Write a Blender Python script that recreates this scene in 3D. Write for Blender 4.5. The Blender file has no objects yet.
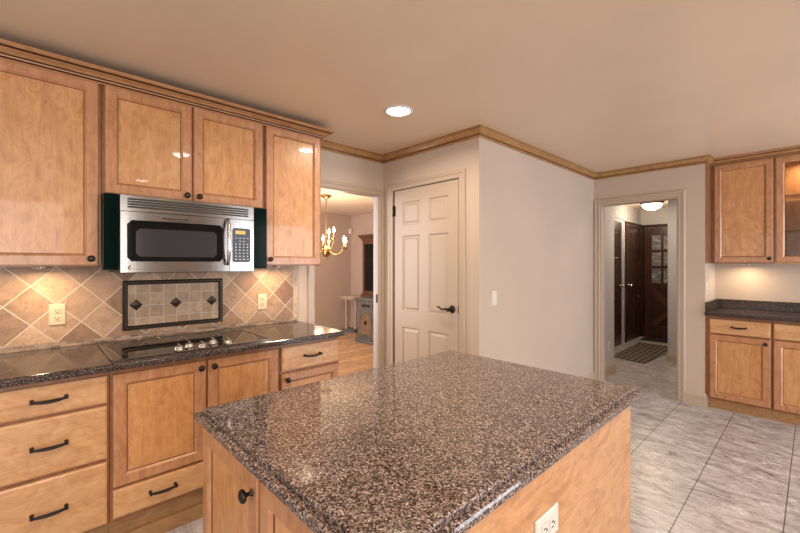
import bpy, bmesh, math, random
from mathutils import Vector, Matrix
random.seed(4)
S = bpy.context.scene
C = S.collection
PI = math.pi

# ------------------------------------------------------------------ camera, world, light, exposure
YAW = .814
cam = bpy.data.objects.new('camera', bpy.data.cameras.new('camera'))
C.objects.link(cam); S.camera = cam
cam.location = (0, 0, 1.371); cam.rotation_euler = (PI / 2, 0, YAW)
cam.data.sensor_width = 36; cam.data.lens = 391.5 / 800 * 36
cam.data.shift_y = -2.72 / 800; cam.data.clip_start = .02
S.view_settings.view_transform = 'Standard'; S.view_settings.look = 'None'
S.view_settings.gamma = 1; S.view_settings.use_curve_mapping = False
S.view_settings.exposure = 0.42

w = bpy.data.worlds.new('world'); S.world = w; w.use_nodes = True
w.node_tree.nodes['Background'].inputs[0].default_value = (.85, .9, 1, 1)
w.node_tree.nodes['Background'].inputs[1].default_value = .6

def area(name, loc, rot, sx, sy, power, col, spread=PI, shape='RECTANGLE'):
    l = bpy.data.lights.new(name, 'AREA'); l.shape = shape; l.size = sx; l.size_y = sy
    l.energy = power; l.color = col; l.spread = spread
    o = bpy.data.objects.new(name, l); C.objects.link(o); o.location = loc; o.rotation_euler = rot
    return o
WARM = (1, .80, .60)
# daylight in the glazed openings of the kitchen (right wall) and of the dining room; the back light is added frontal fill
area('daylight_window', (2.56, -.65, 1.40), (0, PI / 2, 0), 1.7, 2.0, 58, (1, .93, .88))
area('daylight_patio', (2.56, 3.9, 1.15), (0, PI / 2, 0), 2.0, 1.3, 58, (.90, .93, 1))
area('back_fill', (-.6, -2.44, 1.45), (-PI / 2 + PI, 0, 0), 2.2, 1.2, 9, (1, .95, .90))
area('daylight_dining', (-5.0, .56, 1.45), (PI / 2, 0, 0), 2.4, 1.8, 60, (1, .86, .80))
# ------------------------------------------------------------------ materials
def mat(name, col, rough=.5, metal=0, spec=.5, coat=0):
    m = bpy.data.materials.new(name); m.use_nodes = True
    b = m.node_tree.nodes['Principled BSDF']
    b.inputs['Base Color'].default_value = (*col, 1); b.inputs['Roughness'].default_value = rough
    b.inputs['Metallic'].default_value = metal; b.inputs['Specular IOR Level'].default_value = spec
    b.inputs['Coat Weight'].default_value = coat
    return m
def nd(m, t, **k):
    n = m.node_tree.nodes.new(t)
    for a, v in k.items():
        if a in n.inputs.keys() if isinstance(a, str) else False: n.inputs[a].default_value = v
        else: setattr(n, a, v)
    return n
def lk(m, a, b): m.node_tree.links.new(a, b)
def bs(m): return m.node_tree.nodes['Principled BSDF']
def ramp(m, stops, interp='LINEAR'):
    r = m.node_tree.nodes.new('ShaderNodeValToRGB'); e = r.color_ramp; e.interpolation = interp
    while len(e.elements) < len(stops): e.elements.new(.5)
    for i, (p, c) in enumerate(stops): e.elements[i].position = p; e.elements[i].color = (*c, 1)
    return r
def coords(m, scale=(1, 1, 1), rot=(0, 0, 0), loc=(0, 0, 0), src='Object'):
    t = nd(m, 'ShaderNodeTexCoord'); p = nd(m, 'ShaderNodeMapping')
    p.inputs['Scale'].default_value = scale; p.inputs['Rotation'].default_value = rot
    p.inputs['Location'].default_value = loc
    lk(m, t.outputs[src], p.inputs[0]); return p
def noise(m, vec, scale, detail=4, rough=.55, dist=0):
    n = nd(m, 'ShaderNodeTexNoise'); n.inputs['Scale'].default_value = scale
    n.inputs['Detail'].default_value = detail; n.inputs['Roughness'].default_value = rough
    n.inputs['Distortion'].default_value = dist; lk(m, vec, n.inputs['Vector']); return n
def mixc(m, fac, a, b, mode='MIX'):
    x = nd(m, 'ShaderNodeMix', data_type='RGBA', blend_type=mode)
    for s, v in ((0, fac), (6, a), (7, b)):
        if hasattr(v, 'is_linked') or isinstance(v, bpy.types.NodeSocket): lk(m, v, x.inputs[s])
        elif s == 0: x.inputs[0].default_value = v
        else: x.inputs[s].default_value = (*v, 1)
    return x.outputs[2]
def bump(m, h, strength=.2, dist=.002):
    b = nd(m, 'ShaderNodeBump'); b.inputs['Strength'].default_value = strength; b.inputs['Distance'].default_value = dist
    lk(m, h, b.inputs['Height']); lk(m, b.outputs[0], bs(m).inputs['Normal'])

def wood(name, dark, mid, light, axis='z', rough=.32, fig=1.0, coat=.25):
    m = mat(name, mid, rough, coat=coat)
    sc = {'x': (.7, 9, 9), 'y': (9, .7, 9), 'z': (9, 9, .7)}[axis]
    sc2 = {'x': (4, 7, 7), 'y': (7, 4, 7), 'z': (7, 7, 4)}[axis]
    p = coords(m, sc); n1 = noise(m, p.outputs[0], 3.2, 6, .62, .6)
    p2 = coords(m, sc2, loc=(3, 1, 2)); n2 = noise(m, p2.outputs[0], 1.6, 8, .7, 2.2)
    r1 = ramp(m, [(.25, dark), (.48, mid), (.75, light)]); lk(m, n1.outputs[0], r1.inputs[0])
    r2 = ramp(m, [(.36, dark), (.48, mid), (.62, light)]); lk(m, n2.outputs[0], r2.inputs[0])
    c = mixc(m, .5 * fig, r1.outputs[0], r2.outputs[0])
    g = noise(m, p.outputs[0], 22, 3, .6); rg = ramp(m, [(.35, (.86, .82, .78)), (.6, (1, 1, 1))]); lk(m, g.outputs[0], rg.inputs[0])
    c = mixc(m, .7, c, rg.outputs[0], 'MULTIPLY')
    lk(m, c, bs(m).inputs['Base Color']); return m
MD, MM, ML = (.42, .18, .058), (.58, .285, .108), (.70, .385, .175)
maple_z = wood('maple_panel', MD, MM, ML, 'z')
maple_y = wood('maple_drawer_front', (.47, .22, .085), (.62, .34, .15), (.74, .46, .24), 'y')
maple_x = wood('maple_drawer_front_across', (.47, .22, .085), (.62, .34, .15), (.74, .46, .24), 'x')
FD, FM, FL = (.34, .145, .065), (.49, .235, .11), (.60, .32, .165)
frame_z = wood('maple_door_frame', FD, FM, FL, 'z')
box_z = wood('maple_carcass', (.20, .08, .034), (.29, .125, .052), (.38, .18, .08), 'z')
toe_m = wood('maple_toe_kick', (.25, .13, .05), (.36, .20, .08), (.45, .26, .12), 'y', .45)
crown_m = wood('maple_crown', (.29, .13, .05), (.41, .205, .085), (.50, .28, .13), 'y', .42, coat=0)
crown_p = wood('honey_wall_crown', (.27, .135, .045), (.40, .215, .08), (.50, .30, .13), 'z', .35)
crown_x = wood('honey_wall_crown_across', (.40, .21, .07), (.55, .31, .11), (.66, .41, .18), 'x', .35)
glaze = mat('umber_glaze', (.10, .042, .018), .5)
walnut = wood('dark_walnut', (.020, .008, .005), (.045, .017, .010), (.075, .030, .016), 'z', .35)
floorwood = wood('oak_floorboards', (.40, .23, .11), (.58, .37, .20), (.70, .48, .29), 'y', .25)

bkf = floorwood.node_tree.nodes.new('ShaderNodeTexBrick'); pf = coords(floorwood, (1, 1, 1), (0, 0, PI / 2)); lk(floorwood, pf.outputs[0], bkf.inputs['Vector'])
for k_, v_ in (('Scale', 1), ('Brick Width', 1.1), ('Row Height', .085), ('Mortar Size', .002), ('Mortar Smooth', .1)): bkf.inputs[k_].default_value = v_
bkf.inputs['Color1'].default_value = (.8, .78, .75, 1); bkf.inputs['Color2'].default_value = (1.15, 1.12, 1.1, 1); bkf.inputs['Mortar'].default_value = (.4, .32, .25, 1)
src_ = bs(floorwood).inputs['Base Color'].links[0].from_socket
lk(floorwood, mixc(floorwood, 1, src_, bkf.outputs['Color'], 'MULTIPLY'), bs(floorwood).inputs['Base Color'])

def paint(name, col, b=.12, rough=.55):
    m = mat(name, col, rough); p = coords(m, src='Object'); n = noise(m, p.outputs[0], 140, 3)
    n2 = noise(m, p.outputs[0], 1.3, 2); r = ramp(m, [(.35, tuple(x * .97 for x in col)), (.65, tuple(min(1, x * 1.03) for x in col))])
    lk(m, n2.outputs[0], r.inputs[0]); lk(m, r.outputs[0], bs(m).inputs['Base Color'])
    bump(m, n.outputs[0], b, .002); return m
wall_m = paint('taupe_wall_paint', (.56, .465, .385))
ceil_m = paint('tan_ceiling_paint', (.74, .60, .455), .2, .34)
trim_m = paint('taupe_trim_enamel', (.50, .41, .325), .02, .35)
door_m = paint('taupe_door_enamel', (.50, .41, .325), .02, .35)
dine_m = paint('rose_beige_wall_paint', (.50, .40, .35))
dceil_m = paint('cream_ceiling_paint', (.78, .68, .58))
hall_m = paint('hall_grey_paint', (.52, .505, .51))
white_m = mat('white_paint_and_jamb_daylight', (.50, .53, .60), .35)
almond = mat('almond_plastic', (.62, .50, .34), .35)
ivory = mat('white_plastic', (.72, .69, .62), .35)
slotm = mat('dark_slot', (.02, .018, .015), .6)
bronze = mat('oil_rubbed_bronze', (.035, .028, .024), .32, .75)
iron = mat('black_iron_pull', (.016, .015, .015), .38, .5)
black_gl = mat('black_gloss', (.005, .006, .006), .06, 0, .2)
black_pl = mat('black_plastic', (.012, .012, .013), .3)
chrome = mat('chrome', (.75, .75, .76), .1, 1)
brass = mat('aged_brass', (.36, .23, .09), .33, 1)
grey_lac = wood('distressed_grey_lacquer', (.05, .055, .055), (.11, .115, .11), (.19, .19, .175), 'z', .5)

# brushed stainless
steel = mat('brushed_stainless', (.56, .54, .52), .19, 1)
p = coords(steel, (2, 2, 300)); n = noise(steel, p.outputs[0], 4, 2)
r = ramp(steel, [(.3, (.23, .215, .205)), (.7, (.31, .295, .28))]); lk(steel, n.outputs[0], r.inputs[0]); lk(steel, r.outputs[0], bs(steel).inputs['Base Color'])
# oven window
ovenwin = mat('oven_window_mesh', (.03, .032, .038), .15, 0, .5)
glass_top = mat('cooktop_glass', (.008, .0075, .007), .035, 0, .3)
green_refl = mat('black_gloss_green_reflection', (.002, .011, .0085), .12, 0, .04)  # black filler panels; a green reflection is mixed into the base colour

# granite
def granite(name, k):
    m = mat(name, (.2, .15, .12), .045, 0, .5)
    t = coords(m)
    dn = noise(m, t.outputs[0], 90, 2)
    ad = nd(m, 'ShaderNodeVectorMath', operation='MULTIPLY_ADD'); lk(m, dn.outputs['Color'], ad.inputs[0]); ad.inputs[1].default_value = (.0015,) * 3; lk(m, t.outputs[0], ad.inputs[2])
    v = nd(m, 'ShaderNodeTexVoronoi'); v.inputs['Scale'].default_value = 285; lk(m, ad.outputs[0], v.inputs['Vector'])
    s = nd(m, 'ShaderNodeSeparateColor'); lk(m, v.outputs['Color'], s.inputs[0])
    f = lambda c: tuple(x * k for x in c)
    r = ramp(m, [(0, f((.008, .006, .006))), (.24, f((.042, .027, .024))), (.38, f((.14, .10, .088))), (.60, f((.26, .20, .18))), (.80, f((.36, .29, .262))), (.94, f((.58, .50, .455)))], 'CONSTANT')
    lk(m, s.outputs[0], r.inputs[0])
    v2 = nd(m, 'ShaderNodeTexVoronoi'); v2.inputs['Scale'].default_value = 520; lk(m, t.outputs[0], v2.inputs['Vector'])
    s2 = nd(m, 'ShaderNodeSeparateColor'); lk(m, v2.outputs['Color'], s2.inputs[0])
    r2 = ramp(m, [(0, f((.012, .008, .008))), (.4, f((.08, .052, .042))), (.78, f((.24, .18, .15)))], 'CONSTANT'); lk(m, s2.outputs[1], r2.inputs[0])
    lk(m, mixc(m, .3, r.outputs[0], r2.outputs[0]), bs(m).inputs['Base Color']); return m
granite_m = granite('brown_granite', 1.05); granite_l = granite('shaded_brown_granite', .5); bs(granite_l).inputs['Roughness'].default_value = .13; bs(granite_l).inputs['Specular IOR Level'].default_value = .33  # left counter granite darkened: dark edge and reflections put into its colour
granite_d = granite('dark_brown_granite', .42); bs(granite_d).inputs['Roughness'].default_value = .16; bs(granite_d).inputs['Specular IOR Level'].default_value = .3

# floor tile: long tiles running along Y with vein-cut streaks across
tile = mat('vein_cut_floor_tile', (.4, .36, .33), .28)
p = coords(tile, src='Object'); sp = nd(tile, 'ShaderNodeSeparateXYZ'); lk(tile, p.outputs[0], sp.inputs[0])
cb = nd(tile, 'ShaderNodeCombineXYZ')
ax = nd(tile, 'ShaderNodeMath', operation='ADD'); lk(tile, sp.outputs[0], ax.inputs[0]); ax.inputs[1].default_value = 8.51   # rows start at x = -.51 + .4k
ay = nd(tile, 'ShaderNodeMath', operation='ADD'); lk(tile, sp.outputs[1], ay.inputs[0]); ay.inputs[1].default_value = 16 - 2.54
lk(tile, ay.outputs[0], cb.inputs[0]); lk(tile, ax.outputs[0], cb.inputs[1])
bk = nd(tile, 'ShaderNodeTexBrick'); lk(tile, cb.outputs[0], bk.inputs['Vector'])
bk.inputs['Scale'].default_value = 1; bk.inputs['Brick Width'].default_value = 1.6; bk.inputs['Row Height'].default_value = .4
bk.inputs['Mortar Size'].default_value = .003; bk.inputs['Mortar Smooth'].default_value = .2; bk.inputs['Bias'].default_value = 0
bk.offset = .256; bk.offset_frequency = 2
bk.inputs['Color1'].default_value = (.92, .92, .92, 1); bk.inputs['Color2'].default_value = (1.06, 1.04, 1.02, 1); bk.inputs['Mortar'].default_value = (.25, .22, .2, 1)
q = coords(tile, (2.8, 6.0, 1), (0, 0, .12)); n1 = noise(tile, q.outputs[0], 2.0, 12, .78, .8)
r1 = ramp(tile, [(.35, (.18, .15, .155)), (.43, (.37, .345, .36)), (.51, (.50, .485, .505)), (.63, (.68, .675, .70))]); lk(tile, n1.outputs[0], r1.inputs[0])
q2 = coords(tile, (9, 20, 1), (0, 0, -.25)); n2 = noise(tile, q2.outputs[0], 3.0, 10, .8, .8)
r2 = ramp(tile, [(.38, (.40, .34, .33)), (.49, (1, 1, 1))]); lk(tile, n2.outputs[0], r2.inputs[0])
c = mixc(tile, .75, r1.outputs[0], r2.outputs[0], 'MULTIPLY'); c = mixc(tile, 1, c, bk.outputs['Color'], 'MULTIPLY')
lk(tile, c, bs(tile).inputs['Base Color'])
bp = nd(tile, 'ShaderNodeMath', operation='MULTIPLY'); lk(tile, bk.outputs['Fac'], bp.inputs[0]); bp.inputs[1].default_value = -1
bump(tile, bp.outputs[0], .5, .002)

# backsplash: diagonal travertine on the wall plane (u = y, v = z), lattice vertex at (.104,.943), half diagonal .1035
def splash_mat(name, diag=True, size=.146, off=(.104, .943), cols=None, mortar=(.62, .52, .42), size2=None, offs=0, ms=.0028):
    m = mat(name, (.5, .35, .22), .42)
    t = coords(m, src='Object'); sp = nd(m, 'ShaderNodeSeparateXYZ'); lk(m, t.outputs[0], sp.inputs[0])
    cb = nd(m, 'ShaderNodeCombineXYZ')
    a = nd(m, 'ShaderNodeMath', operation='SUBTRACT'); lk(m, sp.outputs[1], a.inputs[0]); a.inputs[1].default_value = off[0]
    b = nd(m, 'ShaderNodeMath', operation='SUBTRACT'); lk(m, sp.outputs[2], b.inputs[0]); b.inputs[1].default_value = off[1]
    lk(m, a.outputs[0], cb.inputs[0]); lk(m, b.outputs[0], cb.inputs[1])
    mp = nd(m, 'ShaderNodeMapping'); mp.inputs['Rotation'].default_value = (0, 0, PI / 4 if diag else 0); mp.inputs['Location'].default_value = ((size2 or size) * 40, size * 40, 0)
    lk(m, cb.outputs[0], mp.inputs[0])
    k = nd(m, 'ShaderNodeTexBrick'); lk(m, mp.outputs[0], k.inputs['Vector']); k.offset = offs; k.squash = 1
    k.inputs['Scale'].default_value = 1; k.inputs['Brick Width'].default_value = size2 or size; k.inputs['Row Height'].default_value = size
    k.inputs['Mortar Size'].default_value = ms; k.inputs['Mortar Smooth'].default_value = .1
    cols = cols or ((.27, .15, .085), (.58, .40, .26))
    k.inputs['Color1'].default_value = (*cols[0], 1); k.inputs['Color2'].default_value = (*cols[1], 1); k.inputs['Mortar'].default_value = (*mortar, 1)
    n = noise(m, t.outputs[0], 14, 8, .7, .8); r = ramp(m, [(.34, (.62, .56, .50)), (.5, (.95, .93, .9)), (.68, (1.15, 1.1, 1.05))]); lk(m, n.outputs[0], r.inputs[0])
    n3 = noise(m, t.outputs[0], 90, 4, .7); r3 = ramp(m, [(.36, (.6, .5, .42)), (.46, (1, 1, 1))]); lk(m, n3.outputs[0], r3.inputs[0])
    c = mixc(m, .8, k.outputs['Color'], r.outputs[0], 'MULTIPLY'); c = mixc(m, .5, c, r3.outputs[0], 'MULTIPLY')
    c = mixc(m, k.outputs['Fac'], c, mortar)
    lk(m, c, bs(m).inputs['Base Color'])
    inv = nd(m, 'ShaderNodeMath', operation='MULTIPLY'); lk(m, k.outputs['Fac'], inv.inputs[0]); inv.inputs[1].default_value = -1
    bump(m, inv.outputs[0], .6, .003); return m
splash_d = splash_mat('diagonal_travertine')
splash_i = splash_mat('small_square_travertine', False, .074, (.391, .968), ((.36, .25, .16), (.50, .37, .26)), (.5, .42, .34), offs=0)
splash_m = splash_mat('brick_mosaic_strip', False, .0145, (.1, .914), ((.20, .12, .08), (.50, .37, .27)), (.42, .34, .27), size2=.042, offs=.5, ms=.0012)
splash_b = splash_mat('border_travertine', False, .11, (1.515, .964), ((.50, .38, .27), (.60, .48, .36)), size2=.2)
pewter = mat('dark_pewter_tile', (.045, .035, .028), .35, .5)

def emis(name, col, s):
    m = mat(name, col, .5); b = bs(m); b.inputs['Emission Color'].default_value = (*col, 1); b.inputs['Emission Strength'].default_value = s; return m
lens_m = emis('downlight_lens', (1, .95, .88), 14)
puck_m = emis('puck_lens', (1, .75, .45), 6)
bulb_m = emis('candle_bulb', (1, .78, .48), 16)
dome_m = emis('frosted_dome_glow', (1, .82, .58), 2.6)
disp_m = emis('amber_display', (1, .45, .12), .25)
key_m = mat('pale_key_print', (.55, .55, .55), .5)
glassm = bpy.data.materials.new('cabinet_glass'); glassm.use_nodes = True
nt = glassm.node_tree; b = nt.nodes['Principled BSDF']; b.inputs['Transmission Weight'].default_value = 1; b.inputs['Roughness'].default_value = .02; b.inputs['IOR'].default_value = 1.25
p = coords(glassm); n = noise(glassm, p.outputs[0], 9, 3, .5, 1.5); bump(glassm, n.outputs[0], .5, .01)

# ------------------------------------------------------------------ mesh helpers
def bm_new(): return bmesh.new()
def box(bm, x0, x1, y0, y1, z0, z1, bev=0, mi=0, seg=2):
    x0, x1 = sorted((x0, x1)); y0, y1 = sorted((y0, y1)); z0, z1 = sorted((z0, z1))
    vs = [bm.verts.new((x, y, z)) for x in (x0, x1) for y in (y0, y1) for z in (z0, z1)]
    fs = [bm.faces.new([vs[i] for i in q]) for q in ((0, 1, 3, 2), (4, 6, 7, 5), (0, 4, 5, 1), (2, 3, 7, 6), (0, 2, 6, 4), (1, 5, 7, 3))]
    for f in fs: f.material_index = mi
    if bev:
        es = {e for f in fs for e in f.edges}
        r = bmesh.ops.bevel(bm, geom=list(es), offset=bev, segments=seg, affect='EDGES', profile=.5)
        for f in r['faces']: f.material_index = mi
    return fs
def lathe(bm, prof, M=Matrix(), n=24, mi=0, smooth=True, caps=True):
    rings = []
    for (r, z) in prof:
        if r < 1e-6: rings.append([bm.verts.new(M @ Vector((0, 0, z)))])
        else: rings.append([bm.verts.new(M @ Vector((r * math.cos(2 * PI * i / n), r * math.sin(2 * PI * i / n), z))) for i in range(n)])
    for a, b_ in zip(rings, rings[1:]):
        for i in range(n):
            j = (i + 1) % n
            if len(a) == 1 and len(b_) == 1: continue
            q = [a[0], b_[i], b_[j]] if len(a) == 1 else ([a[i], b_[0], a[j]] if len(b_) == 1 else [a[i], b_[i], b_[j], a[j]])
            f = bm.faces.new(q); f.material_index = mi; f.smooth = smooth
    for R_ in (rings[0], rings[-1]):
        if len(R_) > 1 and caps:
            f = bm.faces.new(R_); f.material_index = mi
def tube(bm, pts, rad, n=10, mi=0):
    pts = [Vector(p) for p in pts]; rings = []
    rad = rad if isinstance(rad, (list, tuple)) else [rad] * len(pts)
    up = None
    for i, p in enumerate(pts):
        t = (pts[min(i + 1, len(pts) - 1)] - pts[max(i - 1, 0)]).normalized()
        if up is None: up = Vector((0, 0, 1)) if abs(t.z) < .9 else Vector((1, 0, 0))
        s = t.cross(up).normalized(); up = s.cross(t).normalized()
        rings.append([bm.verts.new(p + rad[i] * (s * math.cos(2 * PI * k / n) + up * math.sin(2 * PI * k / n))) for k in range(n)])
    for a, b_ in zip(rings, rings[1:]):
        for k in range(n):
            f = bm.faces.new([a[k], a[(k + 1) % n], b_[(k + 1) % n], b_[k]]); f.smooth = True; f.material_index = mi
    bm.faces.new(rings[0]).material_index = mi; bm.faces.new(rings[-1]).material_index = mi
def sweep(bm, prof, path, mi=0, closed=False):
    """prof: (out, z); out is to the right-hand side of the path direction"""
    P = [Vector(p) for p in path]; rows = []
    for i, p in enumerate(P):
        d0 = (P[i] - P[i - 1]).normalized() if i > 0 else (P[1] - P[0]).normalized()
        d1 = (P[i + 1] - P[i]).normalized() if i < len(P) - 1 else d0
        n0 = Vector((d0.y, -d0.x)); n1 = Vector((d1.y, -d1.x)); b_ = (n0 + n1)
        b_ = b_ / max(.2, (1 + n0.dot(n1)))
        rows.append([bm.verts.new((p.x + b_.x * q[0], p.y + b_.y * q[0], q[1])) for q in prof])
    m = len(prof)
    for a, c in zip(rows, rows[1:]):
        for k in range(m): bm.faces.new([a[k], a[(k + 1) % m], c[(k + 1) % m], c[k]]).material_index = prof[k][2] if len(prof[k]) > 2 else mi
    bm.faces.new(rows[0]); bm.faces.new(rows[-1])

ORG = {}
def worg(o): return ORG.get(o.name, Vector((0, 0, 0)))
def obj(name, bm, mats, parent=None, label=None, fix=True):
    if fix: bmesh.ops.recalc_face_normals(bm, faces=bm.faces[:])
    me = bpy.data.meshes.new(name)
    if not isinstance(mats, (list, tuple)): mats = [mats]
    for m in mats: me.materials.append(m)
    o = bpy.data.objects.new(name, me); C.objects.link(o)
    if parent is None:
        xs = [v.co for v in bm.verts]
        org = Vector(((min(v.x for v in xs) + max(v.x for v in xs)) / 2, (min(v.y for v in xs) + max(v.y for v in xs)) / 2, min(v.z for v in xs)))
        if name.startswith(('wall', 'floor', 'ceiling', 'tile_')): org = Vector((0, 0, 0))
        o.location = org
    else:
        o.parent = parent; org = worg(parent)
    bmesh.ops.translate(bm, verts=bm.verts[:], vec=-org)
    ORG[o.name] = org
    bm.to_mesh(me); bm.free()
    if label: o['label'] = label
    return o
def thing(name, loc, label, cat, group=None):
    o = bpy.data.objects.new(name, None); C.objects.link(o); o.location = loc; o.empty_display_size = .1
    ORG[o.name] = Vector(loc); return tag(o, label, cat, group)
def tag(o, label, cat, group=None):
    o['label'] = label; o['category'] = cat
    if group: o['group'] = group
    return o
def struct(name, bm, mats, parent=None):
    o = obj(name, bm, mats, parent)
    if parent is None: o['kind'] = 'structure'
    return o
def B(*a, **k):
    bm = bm_new(); box(bm, *a, **k); return bm

# ------------------------------------------------------------------ the room shell
H = 2.40; XW = -2.841; YP = 2.465; XP = -1.739; YF = 4.703; XN = -.72; YN = 5.25
XR = 2.6; YB = -2.5; T = .12; TL = .07
bm = B(XW - T / 2, XR + T, YB - T, 8.9, -.08, 0); struct('floor', bm, tile)
# dining floor
bm = B(-7.0, XW - T / 2, .3, 5.2, -.08, .002); o = struct('floor_dining', bm, floorwood)
box_c = B(XW - TL, XR + T, YB - T, 8.9, H, H + .1); struct('ceiling', box_c, ceil_m)
struct('ceiling_dining', B(-7.0, XW - TL, .3, 5.2, H, H + .1), dceil_m)
# left wall with the cased opening y 1.70..2.40
bm = bm_new(); box(bm, XW - TL, XW, YB - T, 1.70, 0, H); box(bm, XW - TL, XW, 1.70, 2.41, 2.02, H); box(bm, XW - TL, XW, 2.41, YF + T, 0, H)
struct('wall_left', bm, wall_m)
# pantry front wall with door hole x -2.685..-1.931
bm = bm_new(); DX0, DX1, DH = -2.70, -1.925, 2.05
box(bm, XW, DX0, YP, YP + T, 0, H); box(bm, DX0, DX1, YP, YP + T, DH, H); box(bm, DX1, XP, YP, YP + T, 0, H)
box(bm, XP - T, XP, YP + T, YF, 0, H)
struct('wall_pantry', bm, wall_m)
# far wall with the hall opening
OX0, OX1, OH = -1.673, -.936, 2.04
bm = bm_new(); box(bm, XW, OX0, YF, YF + T, 0, H); box(bm, OX0, OX1, YF, YF + T, OH, H); box(bm, OX1, XN, YF, YF + T, 0, H)
struct('wall_far', bm, wall_m)
bm = bm_new(); box(bm, XN - T, XN, YF + T, YN, 0, H); box(bm, XN - T, XR, YN, YN + T, 0, H); struct('wall_niche', bm, wall_m)
# right wall with a wide glazed opening, back wall with an opening added for the fill light (both outside the picture)
bm = bm_new(); box(bm, XR, XR + T, YB, -1.7, 0, H); box(bm, XR, XR + T, .4, 3.2, 0, H); box(bm, XR, XR + T, 4.6, YN, 0, H); box(bm, XR, XR + T, -1.7, .4, 2.3, H); box(bm, XR, XR + T, -1.7, .4, 0, .5); box(bm, XR, XR + T, 3.2, 4.6, 2.2, H); box(bm, XR, XR + T, 3.2, 4.6, 0, .1)
struct('wall_right', bm, wall_m)
bm = bm_new(); box(bm, XW, -1.75, YB - T, YB, 0, H); box(bm, .55, XR, YB - T, YB, 0, H); box(bm, -1.75, .55, YB - T, YB, 0, .8); box(bm, -1.75, .55, YB - T, YB, 2.1, H)
struct('wall_back', bm, wall_m)
# dining room walls
bm = bm_new(); box(bm, -6.95, -6.83, .3, 5.12, 0, H); box(bm, -6.83, XW - TL, 5.0, 5.12, 0, H); box(bm, -6.83, -6.3, .38, .5, 0, H); box(bm, -3.7, XW - TL, .38, .5, 0, H)
box(bm, -6.3, -3.7, .38, .5, 0, .5); box(bm, -6.3, -3.7, .38, .5, 2.3, H)
struct('wall_dining', bm, dine_m)
# hall walls
bm = bm_new()
box(bm, -1.87, -1.75, YF + T, 5.40, 0, H); box(bm, -2.39, -1.87, 4.9, 5.02, 0, H)
box(bm, -2.39, -2.27, 5.02, 8.54, 0, H); box(bm, -2.27, -.9, 8.42, 8.54, 0, H)
box(bm, XN - T - .1, XN - T, YN + T, 6.48, 0, H); box(bm, -1.41, XN - T, 6.48, 6.6, 0, H); box(bm, -1.02, -.9, 6.6, 8.42, 0, H)
struct('wall_hall', bm, hall_m)

# baseboards
def base_prof(h=.13, t=.016): return [(0, 0), (t, 0), (t, h - .03), (t * .6, h - .012), (t * .35, h), (0, h)]
def base(name, path, m=trim_m):
    bm = bm_new(); sweep(bm, base_prof(), path); return struct(name, bm, m)
base('baseboard_pantry', [(-1.866, YP), (XP, YP), (XP, YF), (-1.74, YF)])
base('baseboard_far', [(-.879, YF), (XN, YF), (XN, YF + .02)])
base('baseboard_hall', [(-1.75, YF + T), (-1.75, 5.40), (-1.87, 5.40)])
base('baseboard_hall_end', [(-1.41, 6.6), (-1.41, 6.48), (XN - T - .1, 6.48)])
base('baseboard_dining', [(-6.83, .5), (-6.83, 5.0), (XW - TL, 5.0)], dine_m)

# crown mouldings on the walls, drop .07, projection .05
def crown_prof(top, drop=.07, out=.05):
    return [(0, top), (out, top), (out, top - .009), (out - .004, top - .010, 1), (out - .004, top - .013), (out * .80, top - .022), (out * .58, top - .034), (out * .46, top - .044), (out * .50, top - .046), (out * .50, top - .050), (out * .22, top - .051, 1), (out * .20, top - .055), (out * .34, top - .060), (out * .30, top - drop + .004), (out * .1, top - drop), (0, top - drop)]
def crown(name, path, m, **k):
    bm = bm_new(); sweep(bm, crown_prof(H - .001, **k), path); return struct(name, bm, [m, glaze])
crown('trim_1', [(XW, 1.60), (XW, YP), (XP, YP), (XP, YF), (XN, YF), (XN, 4.85)], crown_p)

# door casings: flat band with a raised outer bead
def casing(name, M, u0, u1, h, w=.065, t=.018, m=trim_m, plinth=False):
    """three-sided casing round an opening u0..u1, height h ; M maps (u, n, z)"""
    bm = bm_new()
    rings = [(0, 0), (.0, t * .55), (.006, t * .75), (w * .55, t * .62), (w * .62, t), (w - .006, t), (w, t * .6), (w, 0)]
    rows = []
    for (o_, n_) in rings:
        rows.append([bm.verts.new(M(u, n_, z)) for u, z in ((u0 - o_, 0), (u0 - o_, h + o_), (u1 + o_, h + o_), (u1 + o_, 0))])
    for i in range(len(rows)):
        a, c_ = rows[i], rows[(i + 1) % len(rows)]
        for k in range(3): bm.faces.new([a[k], a[k + 1], c_[k + 1], c_[k]])
    bm.faces.new([r_[0] for r_ in rows]); bm.faces.new([r_[3] for r_ in rows])
    return struct(name, bm, m)
mLeft = lambda u, n, z: (XW + n, u, z)
mPan = lambda u, n, z: (u, YP - n, z)
mFar = lambda u, n, z: (u, YF - n, z)
casing('trim_5', mLeft, 1.70, 2.405, 2.02, .058)
casing('trim_6', mPan, DX0, DX1, DH, .062)
casing('trim_7', mFar, OX0, OX1, OH, .062)
# jamb linings
def jamb(name, x0, x1, y0, y1, h, axis, m=trim_m, t=.012):
    bm = bm_new()
    if axis == 'x':   # opening in a wall whose plane is X = const
        box(bm, x0, x1, y0, y0 + t, 0, h); box(bm, x0, x1, y1 - t, y1, 0, h); box(bm, x0, x1, y0 + t, y1 - t, h - t, h)
    else:
        box(bm, x0, x0 + t, y0, y1, 0, h); box(bm, x1 - t, x1, y0, y1, 0, h); box(bm, x0 + t, x1 - t, y0, y1, h - t, h)
    return struct(name, bm, m)
jamb('trim_8', XW - .034, XW, 1.70, 2.41, 2.02, 'x')
jamb('trim_9', XW - TL, XW - .035, 1.70, 2.41, 2.02, 'x', white_m, .012)  # pale cool strip: daylight from the dining room painted onto the jamb
jamb('trim_10', OX0, OX1, YF, YF + T, OH, 'y')
# black strike plate on the far jamb of the dining opening
tag(obj('strike_plate', B(XW - .030, XW - .008, 2.394, 2.3978, 1.0, 1.08, .001), iron), 'small black strike plate on the jamb of the dining room opening', 'strike plate')

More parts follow.
